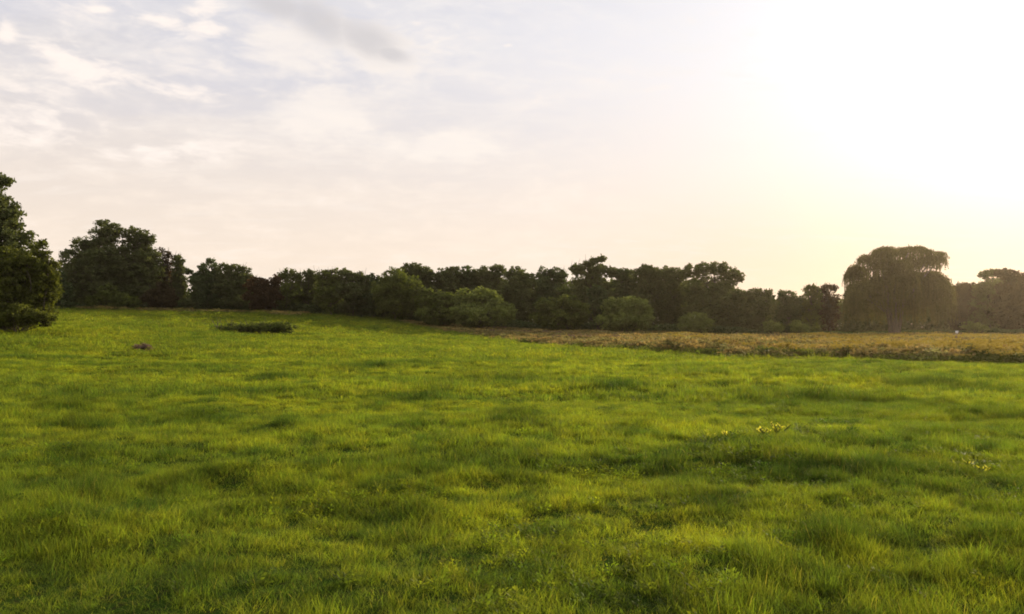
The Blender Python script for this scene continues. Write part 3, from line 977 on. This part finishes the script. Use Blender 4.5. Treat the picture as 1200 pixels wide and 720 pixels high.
# ------------------------------------------------------------------ the willow
def willow():
    Y = 111.0
    g = np.random.default_rng(77)
    bx = wx(1048, Y)
    bz = float(ground_z(bx, Y)[0])
    root = empty('weeping_willow', (bx, Y, bz))
    tag(root, 'large weeping willow with trailing curtains at the right of the field', 'tree')
    org = np.array([bx, Y, bz])
    k = Y / F

    def pt(a, b):
        return np.array([wx(a, Y), Y, wz(b, Y)]) - org
    # upper domes (photo px): the source points of the trailing strands
    domes = [(1004, 316, 7, 6, 26), (1013, 306, 9, 7, 28), (1023, 300, 9, 7, 30), (1034, 296, 10, 6, 32), (1047, 294, 8, 5.5, 24), (1060, 295, 8, 6, 22),
             (1068, 293, 8, 4.5, 22), (1079, 292, 8, 4, 24), (1090, 295, 8, 4, 22), (1099, 299, 6, 4, 15), (1103, 304, 4, 3, 11), (1001, 322, 5, 4, 16),
             (1016, 318, 12, 8, 26), (1034, 312, 13, 9, 28), (1052, 312, 12, 8, 28), (1067, 310, 11, 8, 26), (1083, 306, 10, 6, 18), (1094, 306, 7, 5, 14),
             (1046, 326, 17, 9, 40), (1030, 332, 16, 10, 42), (1064, 332, 15, 9, 42),
             (990, 346, 10, 8, 38), (1002, 338, 12, 8, 42), (1018, 338, 12, 8, 42), (1034, 342, 14, 9, 40), (1054, 344, 14, 9, 38), (1074, 340, 13, 9, 40),
             (1084, 326, 10, 8, 34), (1090, 330, 13, 8, 44), (1093, 325, 8, 7, 36), (1103, 330, 11, 9, 50), (1112, 339, 8, 9, 48), (1084, 342, 12, 8, 40), (1062, 326, 10, 8, 36)]
    SV, SF, ST, tubes = [], [], [], []
    fork = pt(1047, 362)
    tubes.append(tube(np.array([[0, 0, -.2], [.05, 0, .5], [-.05, .1, 2.0], fork]), [.85, .62, .52, .5], 12))
    for dx, sgn in ((-.5, -1), (.55, 1)):
        tubes.append(tube(np.array([[dx * .7, .1, -.1], [dx, .1, .8], [dx * 1.3, 0, 2.2], [dx * 2.2, 0, 4.4]]), [.42, .34, .28, .18], 9))
    leafC, leafD, leafT = [], [], []
    for (a, b, rx_, rz_, hang) in domes:
        c = pt(a, b) + np.array([0, g.normal(0, 1.6), 0])
        rx_, rz_ = rx_ * k, rz_ * k
        tubes.append(limb(fork * (.6 + .4 * g.random()), c + np.array([0, 0, rz_ * .1]), .2, g, .12, 9))
        ns = int(38 * rx_ * rz_ / .8) + 30
        for _ in range(ns):
            th = g.random() * 6.283
            rr = np.sqrt(g.random()) * (1.0 + .12 * g.normal())
            zf = np.sqrt(max(0, 1 - min(rr, 1) ** 2)) * (.35 + .7 * g.random())
            p = c + np.array([np.cos(th) * rr * rx_, np.sin(th) * rr * rx_ * .95, zf * rz_])
            L = hang * k * (.2 + .85 * g.random() ** 1.3)
            L = min(L, p[2] - .3 - .6 * g.random())
            if L < .3:
                continue
            m = int(L / .085)
            t = np.linspace(0, 1, m)
            outv = np.array([np.cos(th), np.sin(th)]) * (.25 + .5 * g.random()) * min(1, rr + .3)
            sw = g.normal(0, .05)
            x = p[0] + outv[0] * (1 - np.exp(-3 * t)) + sw * np.sin(5 * t)
            y = p[1] + outv[1] * (1 - np.exp(-3 * t)) + sw * np.cos(4 * t)
            z = p[2] + .25 * np.sin(np.pi * np.minimum(1, t * 3)) * .5 - L * t
            q = np.c_[x, y, z] + g.normal(0, .035, (m, 3))
            leafC.append(q)
            leafT.append(np.full(m, np.clip(g.normal(.5, .25), 0, 1)))
        # leafy tops
        n = int(620 * rx_ * rz_)
        dv = g.normal(size=(n, 3))
        dv /= np.linalg.norm(dv, axis=1)[:, None]
        # lumps
        lum = c + dv * np.array([rx_, rx_, rz_]) * (.5 + .6 * g.random(n) + .10 * g.normal(size=n))[:, None] * (1 + .18 * np.sin(dv[:, :1] * 5 + a) * np.cos(dv[:, 1:2] * 4 + b))
        lum = lum[lum[:, 2] > c[2] - rz_ * .6]
        leafC.append(lum)
        leafT.append(g.random(len(lum)))
    C = np.concatenate(leafC)
    T = np.concatenate(leafT)
    n = len(C)
    # narrow hanging leaves
    a = np.c_[g.normal(0, .6, n), g.normal(0, .6, n), -np.ones(n)]
    a /= np.linalg.norm(a, axis=1)[:, None]
    b = np.c_[g.normal(size=(n, 2)), np.zeros(n)]
    b -= (b * a).sum(1)[:, None] * a
    b /= np.linalg.norm(b, axis=1)[:, None]
    la = (.13 + .08 * g.random(n))[:, None]
    lb = (.040 + .02 * g.random(n))[:, None]
    V = np.stack([C - a * la, C + b * lb, C + a * la, C - b * lb], 1).reshape(-1, 3)
    Fq = np.arange(n)[:, None] * 4 + np.arange(4)[None]
    mesh_obj('crown', V, Fq, M['willow'], root, {'tint': np.repeat(T, 4)})
    V, Fq = join(tubes)
    mesh_obj('trunk', V, Fq, M['wbark'], root, smooth=True)
    print('willow leaves', n)


willow()


# ------------------------------------------------------------------ wood behind, undergrowth (uncountable masses)
def mass(name, label, cat, x0, x1, yf, hf, n, leaf, mat, seed, thick, clumpr=1.0):
    g = np.random.default_rng(seed)
    x = x0 + (x1 - x0) * g.random(n)
    y = yf(x) + thick * g.random(n)
    h = hf(x) * (.88 + .12 * vnoise(x / 2.2, x * 0, seed)) * g.random(n) ** .75
    xc = x + g.normal(0, .25 * clumpr, n)
    C = np.c_[xc, y, ground_z(x, y) + h]
    V, Fq, T = cards(C, leaf, g, up=.2)
    o = mesh_obj(name, V, Fq, M[mat], None, {'tint': T})
    tag(o, label, cat, None, 'stuff')


def wood_h(x):
    Y = 137.0
    return wz(np.interp(x / Y * F + 600, WT[:, 0], WT[:, 1]), Y) - ground_z(x, x * 0 + Y) + .3


WT = np.array([(-400, 300), (-40, 300), (20, 320), (60, 335), (75, 325), (100, 300), (160, 294), (190, 306), (206, 325), (214, 357), (228, 357), (236, 335), (250, 322),
               (290, 328), (320, 336), (350, 334), (375, 326), (430, 328), (460, 324), (480, 322), (520, 325), (600, 326), (625, 330),
               (650, 327), (700, 325), (760, 325), (800, 326), (845, 334), (868, 345), (880, 352), (985, 350), (1115, 346), (1130, 340),
               (1150, 333), (1165, 326), (1200, 328), (1500, 330)], float)
mass('far_wood', 'deep shadowed wood seen between the trunks along the far side', 'wood', -118, 118,
     lambda x: 132 + 0 * x, wood_h, 130000, .42, 'dark', 5, 9.0)


def under_y(x):
    return np.interp(x, [-80, -55, -14, 0, 20, 70, 110], [120, 120.5, 118, 116, 113, 112, 110])


def under_h(x):
    az = x / 117 * F + 600
    return np.interp(az, [0, 60, 200, 214, 232, 245, 420, 520, 860, 880, 980, 1110, 1300], [1.5, 2.0, 2.2, .7, .7, 1.8, 2.2, 2.2, 2.2, 1.3, 1.3, 1.6, 2.2])


mass('undergrowth', 'dark tangled undergrowth along the foot of the trees', 'undergrowth', -85, 100, under_y, under_h, 60000, .20, 'deep', 6, 3.0)


# ------------------------------------------------------------------ tall dry grass beyond the field edge
dcoll = bpy.data.collections.new('dry_grass_prototypes')


def plant_proto(idx, kind, seed):
    g = np.random.default_rng(seed)
    if kind == 'tan':
        V, Fc, A, T = blades(60, .55, .62, .022, seed, lean=.25, curl=.35, hvar=.3, seg=3)
        nh = 26
        C = np.c_[g.normal(0, .28, (nh, 2)), .55 + .22 * g.random(nh)]
        Vh, Fh, Th = cards(np.repeat(C, 3, 0) + g.normal(0, .03, (nh * 3, 3)), .085, g, aspect=2.0)
        return [(V, Fc, M['dry'], A, T), (Vh, [Fh], M['dry'], np.ones(len(Vh)), Th * .7)]
    if kind == 'green':
        V, Fc, A, T = blades(46, .5, .5, .02, seed, lean=.3, curl=.4, hvar=.3)
        C = np.c_[g.normal(0, .3, (120, 2)), .45 * g.random(120) + .05]
        Vh, Fh, Th = cards(C, .10, g)
        return [(V, Fc, M['weed'], A, T), (Vh, [Fh], M['weed'], np.ones(len(Vh)), Th)]
    col = 'gold' if kind == 'gold' else 'mauve'
    V, Fc, A, T = blades(30, .45, .70, .012, seed, lean=.15, curl=.15, hvar=.2)
    C = np.c_[g.normal(0, .27, (90, 2)), .62 * g.random(90) + .05]
    Vl, Fl, Tl = cards(C, .09, g)
    st = np.c_[g.normal(0, .28, (22, 2)), .62 + .2 * g.random(22)]
    Ch = np.repeat(st, 7, 0) + g.normal(0, .05, (154, 3))
    Vh, Fh, Th = cards(Ch, .07, g)
    return [(V, Fc, M['weed'], A, T), (Vl, [Fl], M['weed'], np.ones(len(Vl)), Tl), (Vh, [Fh], M[col], np.ones(len(Vh)), Th)]


kinds = ['tan', 'tan', 'tan', 'green', 'green', 'gold', 'gold', 'mauve', 'mauve']
for i, kd in enumerate(kinds):
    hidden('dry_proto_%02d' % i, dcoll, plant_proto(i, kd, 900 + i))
g = np.random.default_rng(31)
n = 60000
y = np.sqrt(g.random(n) * (122 ** 2 - 22 ** 2) + 22 ** 2)
x = (g.random(n) * 2 - 1) * (.85 * y + 4)
ey = edge_y(x)
back = np.interp(x, [-80, -55, -14, 0, 20, 70, 110], [120, 120, 118.5, 117, 114, 113, 111])
keep = ((y > ey) & (y < back)) | ((x < -33) & (y > 114 + 1.5 * vnoise(x / 5, x * 0, 8)) & (y < 120))
x, y, ey = x[keep], y[keep], ey[keep]
x = x + g.normal(0, .3, len(x))
ey = np.where(y > ey, ey, 112.0)
n = len(x)
dE = y - ey
f1 = vnoise(x / 6.0, y / 3.5, 61) + .5 * vnoise(x / 2.0, y / 2, 62)
f2 = vnoise(x / 9.0, y / 6, 63) + .5 * vnoise(x / 2.4, y / 2, 64)
r = g.random(n)
idx = g.integers(0, 3, n)
gold = (f1 > .22) & (r < .5 * np.clip((x - 12) / 14, 0, 1))
idx[gold] = 5 + g.integers(0, 2, gold.sum())
mv = (~gold) & (f2 > .45) & (r < .22)
idx[mv & (dE > 6)] = 7 + g.integers(0, 2, (mv & (dE > 6)).sum())
gr = (r > .74) | ((dE < 2.2) & (r > .35)) | ((dE < 8) & (r > .55))
idx[gr] = 3 + g.integers(0, 2, gr.sum())
hs = np.interp(x, [-34, -15, 0, 10, 30], [.8, .55, .75, .95, 1.05]) * (.8 + .4 * g.random(n)) * (1 + .22 * vnoise(x / 3, y / 3, 65)) * np.clip(.55 + dE * .25, .5, 1)
scatter('dry_meadow', np.c_[x, y, ground_z(x, y) - .02], g.random(n) * 6.28, g.normal(0, .08, n), np.c_[np.full(n, 1.1), np.full(n, 1.1), hs],
        idx, g.random(n) * .3, dcoll, 'band of tall tan grass with golden weeds between field and trees', 'tall grass', M['dry'])
print('dry', n)


# ------------------------------------------------------------------ single small things in the field
def weed_clump(name, label, Y, base, lobes, mat, **kw):
    tr(name, label, Y, base, lobes, mat, cat='weeds', trunk=False, **kw)


weed_clump('weed_mound', 'long low mound of dark weeds on the green hill at left', 76, 300,
           [(275, 386, 15, 5.5), (295, 384.5, 17, 6), (318, 384.5, 16, 6.5), (335, 385, 12, 6), (262, 389, 14, 3)], 'olive', leaf=.12, dens=.8, twigs=70)
weed_clump('dry_weed_clump', 'small round tan clump of dead weeds in the green grass at left', 47, 167,
           [(166, 408, 8, 4.5), (171, 409, 6, 4)], 'mauve', leaf=.06, dens=.7, twigs=12)
for bxp, byp, YY, rx_, lab in ((1137, 420, 40.5, 13, 'dark weed clump in the near edge of the dry grass at right'),
                               (899, 411, 46.5, 12, 'dark weed clump in the dry grass edge below the low trees'),
                               (1030, 418, 42.6, 10, 'dark green weed clump in the dry grass edge below the willow')):
    weed_clump('weed_clump', lab, YY, bxp, [(bxp - rx_ * .3, byp, rx_ * .7, 5.5), (bxp + rx_ * .4, byp + 1, rx_ * .6, 4.5)],
               'olive', leaf=.07, dens=.45)


def yellow_plant(bxp, byp, h, lab, seed, nl=26):
    """short weed with upright bright yellow leaves"""
    x, Y = gp(bxp, byp)
    z = float(ground_z(x, Y)[0])
    g = np.random.default_rng(seed)
    root = empty('yellow_weed', (x, Y, z))
    tag(root, lab, 'weed')
    st, C, A = [], [], []
    for i in range(5):
        tip = np.array([g.normal(0, .09), g.normal(0, .06), h * (.6 + .4 * g.random())])
        st.append(limb(np.array([g.normal(0, .03), g.normal(0, .03), -.02]), tip, .005, g, 0, 5))
        for j in range(nl // 5):
            t = .35 + .65 * g.random()
            C.append(tip * t + g.normal(0, .012, 3))
            an = g.random() * 6.283
            A.append((math.cos(an) * .8, math.sin(an) * .8, .5 + .6 * g.random()))
    V, Fq = join(st)
    mesh_obj('stems', V, Fq, M['weed'], root)
    C, A = np.array(C), np.array(A)
    A /= np.linalg.norm(A, axis=1)[:, None]
    B = np.cross(A, g.normal(size=A.shape))
    B /= np.linalg.norm(B, axis=1)[:, None]
    n = len(C)
    L = (.042 + .035 * g.random(n))[:, None]
    Nn = np.cross(A, B)
    V = np.stack([C, C + A * L * .5 + B * L * .22 + Nn * L * .05, C + A * L, C + A * L * .5 - B * L * .22 + Nn * L * .05], 1).reshape(-1, 3)
    mesh_obj('leaves', V, np.arange(n)[:, None] * 4 + np.arange(4)[None], M['yellow'], root, {'tint': np.repeat(g.random(n), 4)})


yellow_plant(850, 522, .17, 'bright yellow weed, left of the pair in the right half of the field', 1, 30)
yellow_plant(896, 521, .14, 'low bright yellow weed in the middle of the right field', 2, 26)
yellow_plant(909, 519, .21, 'tallest bright yellow weed in the right half of the field', 3, 30)
yellow_plant(830, 519, .13, 'faint small yellow weed left of the brighter yellow weeds', 4, 14)
yellow_plant(1133, 552, .10, 'small pale yellow weed near the right edge of the field', 5, 14)
yellow_plant(1149, 561, .09, 'smallest pale yellow weed at the far right of the field', 6, 12)


def white_board():
    Y = 106.0
    x = wx(1121, Y)
    z = float(ground_z(x, Y)[0])
    root = empty('white_board', (x, Y, z))
    tag(root, 'small white board on a post at the foot of the trees right of the willow', 'board')

    def boxm(cx, cy, cz, sx_, sy_, sz_):
        s = np.array([[-1, -1, -1], [1, -1, -1], [1, 1, -1], [-1, 1, -1], [-1, -1, 1], [1, -1, 1], [1, 1, 1], [-1, 1, 1]]) * .5
        f = np.array([[0, 3, 2, 1], [4, 5, 6, 7], [0, 1, 5, 4], [1, 2, 6, 5], [2, 3, 7, 6], [3, 0, 4, 7]])
        return s * np.array([sx_, sy_, sz_]) + np.array([cx, cy, cz]), f
    V, Fq = boxm(0, 0, 1.12, .42, .03, .46)
    mesh_obj('panel', V, Fq, M['white'], root, {'tint': np.full(8, .5)})
    V, Fq = boxm(0, .05, .62, .07, .06, 1.3)
    mesh_obj('post', V, Fq, M['bark'], root)


white_board()

# ------------------------------------------------------------------ haze
hz_min = -8.0
me = bpy.data.meshes.new('haze')
bx0, bx1, by0, by1, bz0, bz1 = -640, 640, -620, 640, -8.0, 24.0
vs = [(x, y, z) for z in (bz0, bz1) for y in (by0, by1) for x in (bx0, bx1)]
me.from_pydata(vs, [], [(0, 2, 3, 1), (4, 5, 7, 6), (0, 1, 5, 4), (1, 3, 7, 5), (3, 2, 6, 7), (2, 0, 4, 6)])
hm = bpy.data.materials.new('evening_haze')
hm.use_nodes = True
ht = NT(hm.node_tree)
ho = ht.n('ShaderNodeOutputMaterial')
hv = ht.n('ShaderNodeVolumePrincipled')
hv.inputs['Color'].default_value = (1.0, .83, .64, 1)
hv.inputs['Density'].default_value = 0.00014
hv.inputs['Anisotropy'].default_value = 0.78
ht.link(hv.outputs[0], ho.inputs['Volume'])
me.materials.append(hm)
haze = bpy.data.objects.new('haze', me)
COL.objects.link(haze)
tag(haze, 'thin warm evening haze over the whole meadow', 'haze', None, 'stuff')
z_all = ground_z(np.linspace(-600, 600, 400), np.linspace(-600, 600, 400))
print('extent', gx.min(), gx.max(), gy.min(), gy.max(), 'z', z_all.min(), z_all.max())
